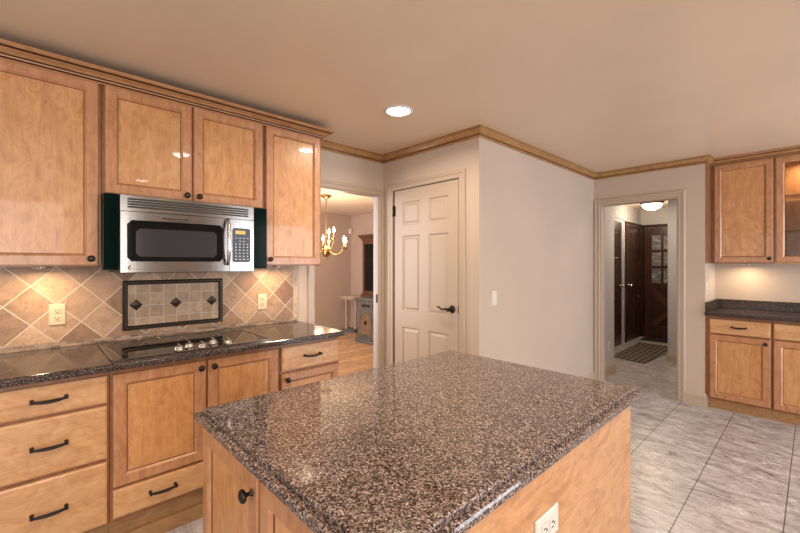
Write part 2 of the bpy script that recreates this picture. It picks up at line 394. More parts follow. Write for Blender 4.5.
# ------------------------------------------------------------------ panel doors
def panel_door(name, M, u0, u1, z0, z1, m, cells, t=.035, stile=.11, recess=.010):
    """cells: (u0,u1,z0,z1) panels ; M(u,n,z) ; n=0 is the face, negative goes into the wall"""
    bm = bm_new()
    us = sorted({u0, u1} | {c_[0] for c_ in cells} | {c_[1] for c_ in cells}); zs = sorted({z0, z1} | {c_[2] for c_ in cells} | {c_[3] for c_ in cells})
    def quad(a): return bm.faces.new([bm.verts.new(M(*p)) for p in a])
    for i in range(len(us) - 1):
        for j in range(len(zs) - 1):
            a, b_, c_, d_ = us[i], us[i + 1], zs[j], zs[j + 1]
            cell = any(abs(a - q[0]) < 1e-6 and abs(b_ - q[1]) < 1e-6 and abs(c_ - q[2]) < 1e-6 and abs(d_ - q[3]) < 1e-6 for q in cells)
            if not cell:
                inside = any(a >= q[0] - 1e-6 and b_ <= q[1] + 1e-6 and c_ >= q[2] - 1e-6 and d_ <= q[3] + 1e-6 for q in cells)
                if not inside: quad(((a, 0, c_), (b_, 0, c_), (b_, 0, d_), (a, 0, d_)))
    for (a, b_, c_, d_) in cells:
        prev = None
        for ins, n_ in ((0, 0), (.004, -recess * .5), (.008, -recess), (.018, -recess), (.034, -recess * .25), (.036, -recess * .2)):
            ring = [bm.verts.new(M(*p)) for p in ((a + ins, n_, c_ + ins), (b_ - ins, n_, c_ + ins), (b_ - ins, n_, d_ - ins), (a + ins, n_, d_ - ins))]
            if prev:
                for k in range(4): bm.faces.new([prev[k], prev[(k + 1) % 4], ring[(k + 1) % 4], ring[k]])
            prev = ring
        bm.faces.new(prev)
    r0 = [(u0, 0, z0), (u1, 0, z0), (u1, 0, z1), (u0, 0, z1)]
    r1_ = [(p[0], -t, p[2]) for p in r0]
    for k in range(4): quad((r0[k], r0[(k + 1) % 4], r1_[(k + 1) % 4], r1_[k]))
    quad(r1_)
    bmesh.ops.remove_doubles(bm, verts=bm.verts[:], dist=1e-5)
    return bm
# pantry six-panel door, x -2.69..-1.935
a, b_ = DX0 + .012, DX1 - .012; st = .105; mid = (a + b_) / 2; pc = .05
cols_ = [(a + st, mid - pc), (mid + pc, b_ - st)]
rows_ = [(.22, .80), (.945, 1.625), (1.72, 1.93)]
cells = [(c0, c1, r0, r1) for c0, c1 in cols_ for r0, r1 in rows_]
mPD = lambda u, n, z: (u, YP + .004 + -n, z)
d = obj('door_1', panel_door('door_1', mPD, a, b_, .008, DH - .006, door_m, cells), door_m); d['kind'] = 'structure'
d.location = d.location
bm = bm_new(); box(bm, DX0, a - .001, YP + .001, YP + T, 0, DH); box(bm, b_ + .001, DX1, YP + .001, YP + T, 0, DH); box(bm, DX0, DX1, YP + .001, YP + T, DH - .005, DH); struct('trim_11', bm, slotm)
def RX(a_): return Matrix.Rotation(a_, 4, 'X')
def RY(a_): return Matrix.Rotation(a_, 4, 'Y')
# lever handle
bm = bm_new(); hx, hz = b_ - .065, 1.005; y0 = YP + .004
lathe(bm, [(.031, 0), (.032, .004), (.026, .010), (.014, .013), (.0115, .020), (.0115, .045), (.016, .050), (.016, .062), (0, .066)], Matrix.Translation((hx, y0, hz)) @ RX(PI / 2))
tube(bm, [(hx, y0 - .055, hz), (hx - .03, y0 - .058, hz + .004), (hx - .06, y0 - .056, hz - .004), (hx - .085, y0 - .052, hz + .006), (hx - .105, y0 - .050, hz + .016), (hx - .120, y0 - .050, hz + .014)], [.011, .009, .008, .0075, .007, .005])
o = obj('lever_handle', bm, bronze, d)
bm = B(b_ - .002, b_ + .008, YP - .002, YP + .004, hz - .03, hz + .03); obj('latch_plate', bm, iron, d)
for hzz in (1.86, .22):
    bm = bm_new(); box(bm, a - .014, a + .012, YP - .003, YP + .004, hzz - .045, hzz + .045, .001)
    tube(bm, [(a - .004, YP - .008, hzz - .05), (a - .004, YP - .008, hzz + .05)], .007, 8); obj('hinge', bm, iron, d)

# ------------------------------------------------------------------ hall beyond the opening
mHL = lambda u, n, z: (-2.27 + .02 + n, u, z)
def six(a, b_, top=2.05, st=.11, pc=.05):
    m_ = (a + b_) / 2
    return [(c0, c1, r0, r1) for c0, c1 in ((a + st, m_ - pc), (m_ + pc, b_ - st)) for r0, r1 in ((.22, .80), (.945, 1.50), (1.62, 1.92))]
for i, (a, b_, kx) in enumerate(((6.44, 7.30, 7.24), (7.58, 8.36, 7.64))):
    d = obj('door_%d' % (i + 2), panel_door('d', mHL, a, b_, .01, 2.06, walnut, six(a, b_), t=.018), walnut); d['kind'] = 'structure'
    bm = bm_new(); lathe(bm, [(.025, 0), (.025, .004), (.010, .008), (.010, .035), (.026, .045), (.028, .058), (.018, .068), (0, .07)], Matrix.Translation((-2.25, kx, 1.0)) @ RY(PI / 2), 16); obj('door_knob', bm, chrome, d)
mHC = lambda u, n, z: (-2.27 + n, u, z)
casing('trim_12', mHC, 6.43, 7.31, 2.07, .10, .03, white_m); casing('trim_13', mHC, 7.57, 8.37, 2.07, .045, .03, walnut)
# front door: six-light glass over crossbuck
fx0, fx1, fy = -2.19, -1.29, 8.40
bm = bm_new(); t0 = .045
for args in ((fx0, fx0 + .12, .01, 2.04), (fx1 - .12, fx1, .01, 2.04), (fx0 + .12, fx1 - .12, 1.90, 2.04), (fx0 + .12, fx1 - .12, .92, 1.02), (fx0 + .12, fx1 - .12, .01, .22)):
    box(bm, args[0], args[1], fy - t0, fy, args[2], args[3], .003)
box(bm, fx0 + .12, fx1 - .12, fy - .02, fy - .002, .22, .92)
d = obj('door_4', bm, walnut); d['kind'] = 'structure'
bm = bm_new(); A0, A1 = Vector((fx0 + .13, fy - .032, .88)), Vector((fx1 - .13, fy - .032, .24)); 
for (s, e) in ((A0, A1), (Vector((A0.x, A0.y, A1.z)), Vector((A1.x, A1.y, A0.z)))):
    dv = (e - s).normalized(); nn = Vector((-dv.z, 0, dv.x)) * .045
    vs = [bm.verts.new(p + Vector((0, yy, 0))) for yy in (-.008, .012) for p in (s + nn, e + nn, e - nn, s - nn)]
    for q in ((0, 1, 2, 3), (7, 6, 5, 4), (0, 4, 5, 1), (1, 5, 6, 2), (2, 6, 7, 3), (3, 7, 4, 0)): bm.faces.new([vs[k] for k in q])
walnut2 = wood('red_walnut_crossbuck', (.05, .018, .010), (.10, .035, .018), (.15, .055, .03), 'x', .4)
obj('crossbuck', bm, walnut2, d)
bm = bm_new(); gx0, gx1 = fx0 + .12, fx1 - .12
for k in (1, 2, 3): xx = gx0 + (gx1 - gx0) * k / 4; box(bm, xx - .02, xx + .02, fy - .035, fy - .008, 1.02, 1.90)
for k in (1, 2): zz = 1.02 + .88 * k / 3; box(bm, gx0, gx1, fy - .034, fy - .009, zz - .02, zz + .02)
obj('muntins', bm, walnut, d)
sky_gl = mat('wavy_door_glass', (.30, .31, .32), .15, 0, .8)
p = coords(sky_gl, (3, 3, 6)); n = noise(sky_gl, p.outputs[0], 2.2, 4, .6, 1.2); r = ramp(sky_gl, [(.38, (.16, .16, .17)), (.55, (.24, .24, .26)), (.68, (.50, .52, .56))]); lk(sky_gl, n.outputs[0], r.inputs[0]); lk(sky_gl, r.outputs[0], bs(sky_gl).inputs['Base Color'])
obj('glass_panes', B(gx0, gx1, fy - .02, fy - .014, 1.02, 1.90), sky_gl, d)
mHF = lambda u, n, z: (u, 8.42 - n, z)
casing('trim_14', mHF, fx0 - .01, fx1 + .01, 2.05, .05, .05, walnut)
# hall ceiling light
t = thing('ceiling_light', (-1.84, 7.45, H - .16), 'frosted glass dome ceiling light in brown metal ring, glowing in the hall', 'ceiling light')
bm = bm_new(); lathe(bm, [(.17, H), (.175, H - .02), (.15, H - .045), (.145, H - .045), (.145, H)], Matrix.Translation((-1.84, 7.45, -.001)), 32); obj('mounting_ring', bm, bronze, t)
bm = bm_new(); lathe(bm, [(.148, H - .045)] + [(.148 * math.cos(k * PI / 16), H - .045 - .10 * math.sin(k * PI / 16)) for k in range(1, 9)], Matrix.Translation((-1.84, 7.45, 0)), 32); obj('glass_dome', bm, dome_m, t)
bm = bm_new()
lathe(bm, [(.0, H - .165), (.008, H - .16), (.01, H - .15), (.004, H - .143)], Matrix.Translation((-1.84, 7.45, 0)), 12); obj('finial', bm, bronze, t)
l = bpy.data.lights.new('hall_bulb', 'POINT'); l.energy = 13; l.color = (1, .80, .58); l.shadow_soft_size = .1
o = bpy.data.objects.new('hall_bulb', l); C.objects.link(o); o.location = (-1.84, 7.45, 2.12)
# rugs
rugm = mat('woven_check_rug', (.08, .07, .065), .9)
p = coords(rugm, src='Object'); ck = nd(rugm, 'ShaderNodeTexBrick'); lk(rugm, p.outputs[0], ck.inputs['Vector']); ck.offset = 0; ck.squash = 1
for k_, v_ in (('Scale', 1), ('Brick Width', .075), ('Row Height', .17), ('Mortar Size', .012)): ck.inputs[k_].default_value = v_
ck.inputs['Color1'].default_value = (.035, .028, .026, 1); ck.inputs['Color2'].default_value = (.055, .045, .04, 1); ck.inputs['Mortar'].default_value = (.22, .18, .15, 1)
lk(rugm, ck.outputs[0], bs(rugm).inputs['Base Color'])
def slab(pts, z0, z1):
    bm = bm_new(); lo = [bm.verts.new((x, y, z0)) for x, y in pts]; hi = [bm.verts.new((x, y, z1)) for x, y in pts]
    bm.faces.new(lo); bm.faces.new(hi)
    for k in range(len(pts)): bm.faces.new([lo[k], lo[(k + 1) % len(pts)], hi[(k + 1) % len(pts)], hi[k]])
    return bm
tag(obj('runner_rug', slab([(-2.06, 6.20), (-1.60, 6.12), (-1.50, 7.68), (-2.08, 7.66)], .001, .010), rugm), 'dark checked runner rug lying in the middle of the hall floor', 'rug')
tag(obj('door_mat', B(-2.16, -1.35, 7.98, 8.33, .001, .012, .003), mat('charcoal_mat', (.022, .02, .02), .95)), 'charcoal door mat in front of the crossbuck front door', 'door mat')

# ------------------------------------------------------------------ cabinet pieces (M maps u = across, n = outward, z)
def map_left(x): return lambda u, n, z: (x + n, u, z)
def map_front(y): return lambda u, n, z: (u, y - n, z)
def mbox(bm, M, u0, u1, n0, n1, z0, z1, bev=0, mi=0):
    p0, p1 = M(u0, n0, z0), M(u1, n1, z1); return box(bm, p0[0], p1[0], p0[1], p1[1], p0[2], p1[2], bev, mi)
def rings_mesh(bm, M, u0, u1, z0, z1, rings, cap=True, capmi=0):
    prev = None
    for (ins, n_, mi) in rings:
        ring = [bm.verts.new(M(*p)) for p in ((u0 + ins, n_, z0 + ins), (u1 - ins, n_, z0 + ins), (u1 - ins, n_, z1 - ins), (u0 + ins, n_, z1 - ins))]
        if prev:
            for k in range(4): bm.faces.new([prev[k], prev[(k + 1) % 4], ring[(k + 1) % 4], ring[k]]).material_index = mi
        prev = ring
    if cap: bm.faces.new(prev).material_index = capmi
    return prev
def knob(M, u, z, n0, parent):
    p0, p1 = Vector(M(u, n0, z)), Vector(M(u, n0 + 1, z)); dr = (p1 - p0)
    R_ = Matrix.Translation(p0) @ dr.to_track_quat('Z', 'Y').to_matrix().to_4x4()
    bm = bm_new(); lathe(bm, [(.009, 0), (.0085, .002), (.005, .005), (.005, .013), (.009, .016), (.0150, .019), (.0165, .023), (.0145, .028), (.008, .031), (0, .032)], R_, 20)
    return obj('knob', bm, bronze, parent)
def pull(M, u, z, n0, parent, half=.055):
    bm = bm_new()
    pts = []; rad = []
    for k in range(13):
        s = -1 + k / 6; pts.append(M(u + s * half, n0 + .026 - .004 * math.cos(s * PI / 2) * 0, z - .005 * math.cos(s * PI / 2) + .002)); rad.append(.0050 + .0030 * math.cos(s * PI / 2))
    tube(bm, pts, rad, 8)
    for s in (-1, 1):
        tube(bm, [M(u + s * half, n0, z + .003), M(u + s * half, n0 + .012, z + .003), M(u + s * half, n0 + .031, z + .003)], [.0085, .0055, .0070], 10)
    return obj('pull', bm, iron, parent)
ST = .046
def cab_door(M, u0, u1, z0, z1, n0, parent, knob_at=None, panel=True, grain=None, stile=ST, label=None):
    bm = bm_new(); t = .019
    rings_mesh(bm, M, u0, u1, z0, z1, [(0, n0, 0), (0, n0 + t - .004, 0), (.004, n0 + t, 0), (stile, n0 + t, 0), (stile + .002, n0 + t - .002, 0), (stile + .010, n0 + t - .0085, 0), (stile + .0105, n0 + t - .0115, 1), (stile + .0137, n0 + t - .0115, 1)], cap=False)
    d = obj('door', bm, [frame_z, glaze], parent, label, fix=True)
    bm = bm_new(); s = stile + .0132
    if panel:
        rings_mesh(bm, M, u0 + s, u1 - s, z0 + s, z1 - s, [(0, n0 + .001, 0), (0, n0 + t - .0105, 0)]); obj('door_panel', bm, grain or maple_z, d)
    else:
        mbox(bm, M, u0 + s - .004, u1 - s + .004, n0 + t - .012, n0 + t - .009, z0 + s - .004, z1 - s + .004); obj('glass_pane', bm, glassm, d)
    if knob_at: knob(M, knob_at[0], knob_at[1], n0 + t, d)
    return d
def drawer(M, u0, u1, z0, z1, n0, parent, grain, pull_on=True, half=.055):
    bm = bm_new(); t = .019
    rings_mesh(bm, M, u0, u1, z0, z1, [(0, n0, 0), (0, n0 + t - .006, 0), (.002, n0 + t - .003, 0), (.010, n0 + t, 0)])
    d = obj('drawer', bm, [grain, glaze], parent)
    if pull_on: pull(M, (u0 + u1) / 2, (z0 + z1) / 2 + .002, n0 + t, d, half)
    return d
def open_box(M, u0, u1, n0, n1, z0, z1, t=.018):
    bm = bm_new()
    mbox(bm, M, u0, u0 + t, n0, n1, z0, z1); mbox(bm, M, u1 - t, u1, n0, n1, z0, z1); mbox(bm, M, u0 + t, u1 - t, n0, n1, z0, z0 + t); mbox(bm, M, u0 + t, u1 - t, n0, n1, z1 - t, z1); mbox(bm, M, u0 + t, u1 - t, n0, n0 + .006, z0 + t, z1 - t)
    return bm
def carcass(M, u0, u1, depth, z0, z1, parent, m=box_z, name='carcass'):
    bm = bm_new(); mbox(bm, M, u0 + .0005, u1 - .0005, -depth, 0, z0, z1, .001); return obj(name, bm, m, parent)

# ---- left wall cabinets
XU = XW + .312; ML_ = map_left(XU)        # carcass front; door adds .019 -> x = -2.51
def wall_cab(u0, u1, z0, z1, label, doors):
    t = thing('wall_cabinet', (XW, (u0 + u1) / 2, z0), label, 'cabinet', 'maple wall cabinets on the left wall')
    carcass(ML_, u0, u1, .311, z0, z1, t)
    for (a, b_, kn, nm) in doors: cab_door(ML_, a, b_, z0 + .006, z1 - .012, .001, t, kn)
    return t
UZ0, UZ1 = 1.357, 2.31
wall_cab(-.215, .266, UZ0, UZ1, 'large maple wall cabinet left of the microwave, nearest the left picture edge', [(-.205, .253, (.222, UZ0 + .040), 0)])
wall_cab(.267, 1.131, 1.732, UZ1, 'short two-door maple wall cabinet directly above the microwave', [(.279, .690, (.662, 1.732 + .036), 0), (.700, 1.120, (.728, 1.732 + .036), 0)])
wall_cab(1.132, 1.575, UZ0, UZ1, 'narrow tall maple wall cabinet right of the microwave, beside the dining opening', [(1.144, 1.560, (1.166, UZ0 + .045), 0)])
# light rail under the tall cabinets and crown on top, one long moulding
bm = bm_new(); 
prof = [(0, 2.290), (.005, 2.290), (.005, 2.298), (.000, 2.299, 1), (.000, 2.302, 1), (.012, 2.303), (.014, 2.310), (.004, 2.311, 1), (.004, 2.314, 1), (.018, 2.315), (.030, 2.326), (.044, 2.331), (.044, 2.334), (.038, 2.335, 1), (.038, 2.337, 1), (.060, 2.338), (.066, 2.344), (.066, 2.356), (0, 2.356)]
sweep(bm, prof, [(XU + .020, -.216), (XU + .020, 1.5751), (XW + .001, 1.5751)][::1])
tag(obj('cabinet_crown_molding', bm, [crown_m, glaze]), 'stepped maple crown moulding running along the tops of the left wall cabinets', 'crown moulding')

# ---- left base cabinets
XB = XW + .581; MB_ = map_left(XB)
TK = .155
def base_cab(u0, u1, label, group='maple base cabinets on the left wall'):
    t = thing('base_cabinet', (XB - .29, (u0 + u1) / 2, 0), label, 'cabinet', group)
    carcass(MB_, u0, u1, .58, TK, .8795, t)
    bm = bm_new(); mbox(bm, MB_, u0, u1, -.5, -.030, 0, TK - .001); mbox(bm, MB_, u0, u1, -.030, -.012, .0, .075)
    obj('toe_kick', bm, toe_m, t); return t
t = base_cab(-.152, .268, 'maple base cabinet with three wide drawers, at the left picture edge')
drawer(MB_, -.140, .258, .728, .853, .001, t, maple_y); drawer(MB_, -.140, .258, .472, .714, .001, t, maple_y); drawer(MB_, -.140, .258, .17, .456, .001, t, maple_y)
t = base_cab(.269, 1.110, 'wide maple base cabinet under the cooktop with two doors above long drawers')
cab_door(MB_, .280, .686, .325, .853, .001, t, (.658, .818)); cab_door(MB_, .696, 1.098, .325, .853, .001, t, (.724, .818))
drawer(MB_, .280, .686, .178, .312, .001, t, maple_y); drawer(MB_, .696, 1.098, .178, .312, .001, t, maple_y)
t = base_cab(1.111, 1.552, 'maple base cabinet at the end of the left run, one drawer over one door')
drawer(MB_, 1.122, 1.540, .705, .855, .001, t, maple_y); cab_door(MB_, 1.122, 1.540, .178, .690, .001, t, (1.152, .655))

# ---- countertops
def round_rect(x0, x1, y0, y1, r, n=5):
    pts = []
    for cx_, cy_, a0 in ((x1 - r, y1 - r, 0), (x0 + r, y1 - r, PI / 2), (x0 + r, y0 + r, PI), (x1 - r, y0 + r, 1.5 * PI)):
        for k in range(n + 1):
            a_ = a0 + PI / 2 * k / n; pts.append((cx_ + r * math.cos(a_), cy_ + r * math.sin(a_)))
    return pts
def counter(x0, x1, y0, y1, prof, R_=.03):
    bm = bm_new(); rows = []
    for ins, z in prof:
        rows.append([bm.verts.new((x, y, z)) for x, y in round_rect(x0 + ins, x1 - ins, y0 + ins, y1 - ins, max(R_ - ins, .002))])
    for a_, c_ in zip(rows, rows[1:]):
        for k in range(len(a_)): bm.faces.new([a_[k], a_[(k + 1) % len(a_)], c_[(k + 1) % len(a_)], c_[k]]).smooth = False
    bm.faces.new(rows[0]); bm.faces.new(rows[-1]); return bm
CZ = .914
bull = [(.008, .880), (.002, .882), (.0, .886), (0, .903), (.002, .909), (.006, .9128), (.010, CZ)]
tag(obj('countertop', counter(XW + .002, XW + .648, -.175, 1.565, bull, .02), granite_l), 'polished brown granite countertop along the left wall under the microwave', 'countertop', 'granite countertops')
isl = [(.010, .892), (.002, .8935), (.0, .897), (0, .908), (.003, .9125), (.009, .914), (.019, .914), (.0195, .923), (.022, .926), (.027, .927)]
tag(obj('countertop', counter(-1.312, -.424, .364, 1.598, isl, .014), granite_m), 'large polished brown granite island top in the foreground with stepped edge', 'countertop', 'granite countertops')
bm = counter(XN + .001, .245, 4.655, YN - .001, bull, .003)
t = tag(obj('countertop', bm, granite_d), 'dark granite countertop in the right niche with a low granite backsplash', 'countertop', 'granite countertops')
bm = bm_new(); box(bm, XN + .002, .245, YN - .022, YN - .002, CZ + .001, 1.005, .002); box(bm, XN + .002, XN + .022, 4.69, YN - .023, CZ + .001, 1.005, .002)
obj('backsplash', bm, granite_d, t)

# ---- tiled backsplash on the left wall
t = thing('tile_backsplash', (0, 0, 0), 'diagonal tan travertine backsplash with framed diamond inset behind the cooktop', 'backsplash')
XS = XW + .001
obj('field_tiles', B(XS, XS + .010, -.20, 1.512, .944, UZ0 - .002), splash_d, t)
obj('mosaic_strip', B(XS, XS + .012, -.174, 1.545, CZ + .001, .943), splash_m, t)
obj('edge_border', B(XS, XS + .011, 1.513, 1.550, .944, UZ0 - .002), splash_b, t)
bm = bm_new()
iy0, iy1, iz0, iz1 = .398, .970, .972, 1.270
mS = map_left(XS)
rings_mesh(bm, mS, iy0, iy1, iz0, iz1, [(0, .0105, 0), (0, .022, 0), (.005, .028, 0), (.010, .024, 0), (.016, .024, 0), (.020, .028, 0), (.026, .020, 0), (.026, .0105, 0)], cap=False)
fr = obj('inset_frame', bm, pewter, t)
obj('inset_tiles', B(XS + .0101, XS + .0155, iy0 + .025, iy1 - .025, iz0 + .025, iz1 - .025), splash_i, t)
for yc in (.466, .682, .900):
    bm = bm_new(); hd = .034; base_ = [(0, -hd), (hd, 0), (0, hd), (-hd, 0)]
    r0 = [bm.verts.new((XS + .0157, yc + a_, 1.122 + c_)) for a_, c_ in base_]; r1_ = [bm.verts.new((XS + .019, yc + a_, 1.122 + c_)) for a_, c_ in base_]
    ap = bm.verts.new((XS + .027, yc, 1.122))
    for k in range(4): bm.faces.new([r0[k], r0[(k + 1) % 4], r1_[(k + 1) % 4], r1_[k]]); bm.faces.new([r1_[k], r1_[(k + 1) % 4], ap])
    bm.faces.new(r0); obj('accent_diamond', bm, pewter, t)

# ---- outlets and switches
def outlet(M, u, z, label, n0=0, kind='duplex', m=almond, group='wall outlets'):
    c_ = Vector(M(u, n0, z)); t = thing('wall_outlet' if kind != 'switch' else 'light_switch', c_, label, 'outlet' if kind != 'switch' else 'light switch', group)
    bm = bm_new(); rings_mesh(bm, M, u - .035, u + .035, z - .0575, z + .0575, [(0, n0, 0), (0, n0 + .003, 0), (.004, n0 + .006, 0)]); obj('cover_plate', bm, m, t)
    if kind == 'duplex':
        for s in (-1, 1):
            bm = bm_new(); mbox(bm, M, u - .016, u + .016, n0 + .0061, n0 + .0085, z + s * .02 - .014, z + s * .02 + .014, .001)
            so = obj('socket', bm, m, t); bm = bm_new()
            mbox(bm, M, u - .008, u - .005, n0 + .0086, n0 + .0092, z + s * .02 - .002, z + s * .02 + .008); mbox(bm, M, u + .005, u + .008, n0 + .0086, n0 + .0092, z + s * .02 - .002, z + s * .02 + .008)
            mbox(bm, M, u - .003, u + .003, n0 + .0086, n0 + .0092, z + s * .02 - .010, z + s * .02 - .005); obj('slots', bm, slotm, so)
    elif kind == 'gfci':
        bm = bm_new(); mbox(bm, M, u - .017, u + .017, n0 + .0061, n0 + .009, z - .034, z + .034, .001); so = obj('socket', bm, m, t); bm = bm_new()
        for s in (-1, 1):
            mbox(bm, M, u - .009, u - .005, n0 + .0091, n0 + .0097, z + s * .02 - .003, z + s * .02 + .008); mbox(bm, M, u + .005, u + .009, n0 + .0091, n0 + .0097, z + s * .02 - .003, z + s * .02 + .008); mbox(bm, M, u - .003, u + .003, n0 + .0091, n0 + .0097, z + s * .02 - .011, z + s * .02 - .006); obj('slots', bm, slotm, so); bm = bm_new()
        bm.free()
        bm = bm_new(); mbox(bm, M, u - .010, u + .010, n0 + .0091, n0 + .0100, z - .004, z + .004); obj('test_button', bm, mat('beige_button', (.6, .52, .38), .4), so)
    else:
        bm = bm_new(); mbox(bm, M, u - .016, u + .016, n0 + .0061, n0 + .008, z - .033, z + .033, .001); so = obj('rocker', bm, m, t)
        bm = bm_new(); mbox(bm, M, u - .012, u + .012, n0 + .0081, n0 + .011, z - .028, z + .0, .001); obj('rocker_tab', bm, m, so)
    return t
mSp = map_left(XS + .010)
outlet(mSp, .107, 1.095, 'almond wall outlet on the tiles left of the framed inset', 0.0005, 'duplex')
outlet(mSp, 1.257, 1.088, 'almond outlet on the tiles right of the framed inset', 0.0005, 'gfci')
outlet(map_left(XP), 2.663, 1.10, 'white rocker light switch on the wall right of the pantry door', .0005, 'switch', ivory, 'light switches')
outlet(map_left(XN), 4.772, 1.135, 'white switch on the side wall of the right niche above the counter', .0005, 'switch', ivory, 'light switches')
outlet(map_left(-1.75), 5.20, .355, 'white outlet low on the grey hall wall beyond the cased opening', .0005, 'duplex', ivory)
XI = -.452
outlet(lambda u, n, z: (XI + n, .918 - (z - 9), .730 + u), 0, 9, 'white duplex outlet mounted sideways on the wooden end panel of the island', .0005, 'duplex', ivory)
# hanging nail on the wall
bm = bm_new(); tube(bm, [(XP, 3.556, 1.715), (XP + .012, 3.556, 1.720), (XP + .018, 3.556, 1.728)], .002, 6); tag(obj('picture_nail', bm, chrome), 'tiny bare nail in the blank wall right of the pantry door', 'nail')

# ---- cooktop
t = thing('cooktop', (-2.48, .66, CZ), 'black glass cooktop with steel trim set in the granite counter', 'cooktop')
cx0, cx1, cy0, cy1 = -2.755, -2.235, .275, 1.052
bm = bm_new(); box(bm, cx0, cx1, cy0, cy1, CZ + .0006, CZ + .006, .002); obj('glass_surface', bm, glass_top, t)
bm = bm_new()
for a_ in ((cx1 - .016, cx1 + .002, cy0 - .002, cy1 + .002), (cx0 - .002, cx0 + .008, cy0 - .002, cy1 + .002), (cx0, cx1, cy0 - .002, cy0 + .008), (cx0, cx1, cy1 - .008, cy1 + .002)): box(bm, *a_, CZ + .0005, CZ + .0085, .001)
obj('steel_trim', bm, steel, t)
burn = mat('burner_ring_print', (.10, .095, .09), .15)
for (bx, by, br) in ((-2.62, .43, .075), (-2.38, .43, .095), (-2.62, .80, .095)):
    bm = bm_new(); lathe(bm, [(br, CZ + .0061), (br, CZ + .0065), (br - .004, CZ + .0065), (br - .004, CZ + .0061)], Matrix.Translation((bx, by, 0)), 40, caps=False); obj('burner_ring', bm, burn, t)
for (u_, v_) in ((-2.285, .565), (-2.325, .625), (-2.275, .675), (-2.335, .750), (-2.285, .815)):
    bm = bm_new(); Mk = Matrix.Translation((u_, v_, CZ + .0062))
    lathe(bm, [(.024, 0), (.024, .004), (.019, .006), (.018, .016), (.016, .020), (0, .021)], Mk, 24)
    box(bm, u_ - .019, u_ + .019, v_ - .005, v_ + .005, CZ + .026, CZ + .037, .002); obj('control_knob', bm, chrome, t)

# ---- microwave
XM = -2.42
t = thing('microwave', (XM - .19, .68, 1.335), 'stainless steel over-range microwave hung between the left wall cabinets', 'microwave')
my0, my1, mz0, mz1 = .331, 1.022, 1.326, 1.724
def bow(y): s = (y - (my0 + my1) / 2) / ((my1 - my0) / 2); return .014 * (1 - s * s)
def bowed(bm, y0, y1, z0, z1, n0, n1, seg=16, mi=0, r=0):
    rows = []
    for k in range(seg + 1):
        y = y0 + (y1 - y0) * k / seg; b_ = XM + bow(y)
        rz = 0
        if r:
            dd = min(y - y0, y1 - y)
            if dd < r: rz = r - math.sqrt(max(0, r * r - (r - dd) ** 2))
        rows.append([bm.verts.new(p) for p in ((b_ + n0, y, z0 + rz), (b_ + n1, y, z0 + rz), (b_ + n1, y, z1 - rz), (b_ + n0, y, z1 - rz))])
    for a_, c_ in zip(rows, rows[1:]):
        for k in range(4): bm.faces.new([a_[k], a_[(k + 1) % 4], c_[(k + 1) % 4], c_[k]]).material_index = mi
    bm.faces.new(rows[0]).material_index = mi; bm.faces.new(rows[-1]).material_index = mi
bm = B(XW + .012, XM - .022, my0, my1, mz0 - .004, mz1, .002); obj('body', bm, black_pl, t)
bm = bm_new(); bowed(bm, my0 + .002, .868, mz0, 1.640, -.020, 0); dr = obj('door', bm, steel, t)
bm = bm_new(); bowed(bm, .360, .832, 1.383, 1.597, .0006, .0020, 24, 0, .022); wn = obj('door_window', bm, black_gl, dr)
bm = bm_new(); bowed(bm, .398, .795, 1.408, 1.555, .0022, .0030, 24, 0, .018); obj('window_mesh', bm, ovenwin, dr)
bm = bm_new(); pts = []
for k in range(15):
    s = -1 + k / 7; zz = 1.500 + s * .130; pts.append((XM + .018 + .040 * math.sqrt(max(0, 1 - s * s * .96)) + .0, .852 + .0 * s, zz))
tube(bm, [(XM + .012, .852, 1.372)] + pts + [(XM + .012, .852, 1.628)], [.009] + [.0105] * 15 + [.009], 12); obj('handle', bm, chrome, dr)
bm = bm_new(); lathe(bm, [(.010, 0), (.010, .0015), (.0085, .0022), (.0085, .0012), (0, .0012)], Matrix.Translation((XM + bow(.372) + .0006, .372, 1.350)) @ RY(PI / 2), 24); bd = obj('badge', bm, chrome, dr)
bm = bm_new()
tube(bm, [(XM + bow(.372) + .0022, .372 + .0045 * math.cos(a_) * (1 if k % 2 else .6), 1.350 + .0045 * math.sin(a_)) for k, a_ in enumerate([i * PI / 5 for i in range(9)])], .0009, 6); obj('monogram', bm, slotm, bd)
bm = bm_new(); bowed(bm, .515, .640, 1.612, 1.618, .0005, .0012, 4); bowed(bm, .545, .640, 1.602, 1.606, .0005, .0012, 4); obj('name_print', bm, slotm, dr)
bm = bm_new(); bowed(bm, .871, my1 - .001, mz0, 1.640, -.020, 0, 6); cp = obj('control_panel', bm, steel, t)
bm = bm_new(); bowed(bm, .887, .998, 1.380, 1.588, .0006, .0020, 12, 0, .010); kp = obj('keypad', bm, black_gl, cp)
bm = bm_new(); bowed(bm, .905, .965, 1.552, 1.572, .0022, .0028, 4); obj('display', bm, disp_m, cp)
bm = bm_new()
for rr in range(8):
    for cc in range(4):
        z_ = 1.528 - rr * .0185; y_ = .902 + cc * .024; wd = .013 if rr in (0, 1, 7) else .010
        if rr == 1 and cc in (0, 3): continue
        bowed(bm, y_, y_ + wd, z_ - .003, z_ + (.001 if rr in (0, 1) else .003), .0022, .0026, 1)
obj('key_legends', bm, key_m, cp)
bm = bm_new(); bowed(bm, my0 + .001, my1 - .001, 1.643, mz1, -.020, .0, 16); vg = obj('vent_grille', bm, steel, t)
bm = bm_new()
for k in range(4): bowed(bm, .362, .985, 1.660 + k * .0135, 1.669 + k * .0135, .0004, .0012, 16)
obj('vent_slots', bm, slotm, vg)
for (a_, c_, nm) in ((.2685, my0 - .001, 0), (my1 + .001, 1.1295, 1)):
    bm = bm_new(); box(bm, XM - .10, XM - .050, a_, c_, 1.340, 1.731, .001); obj('side_filler', bm, [green_refl], t)

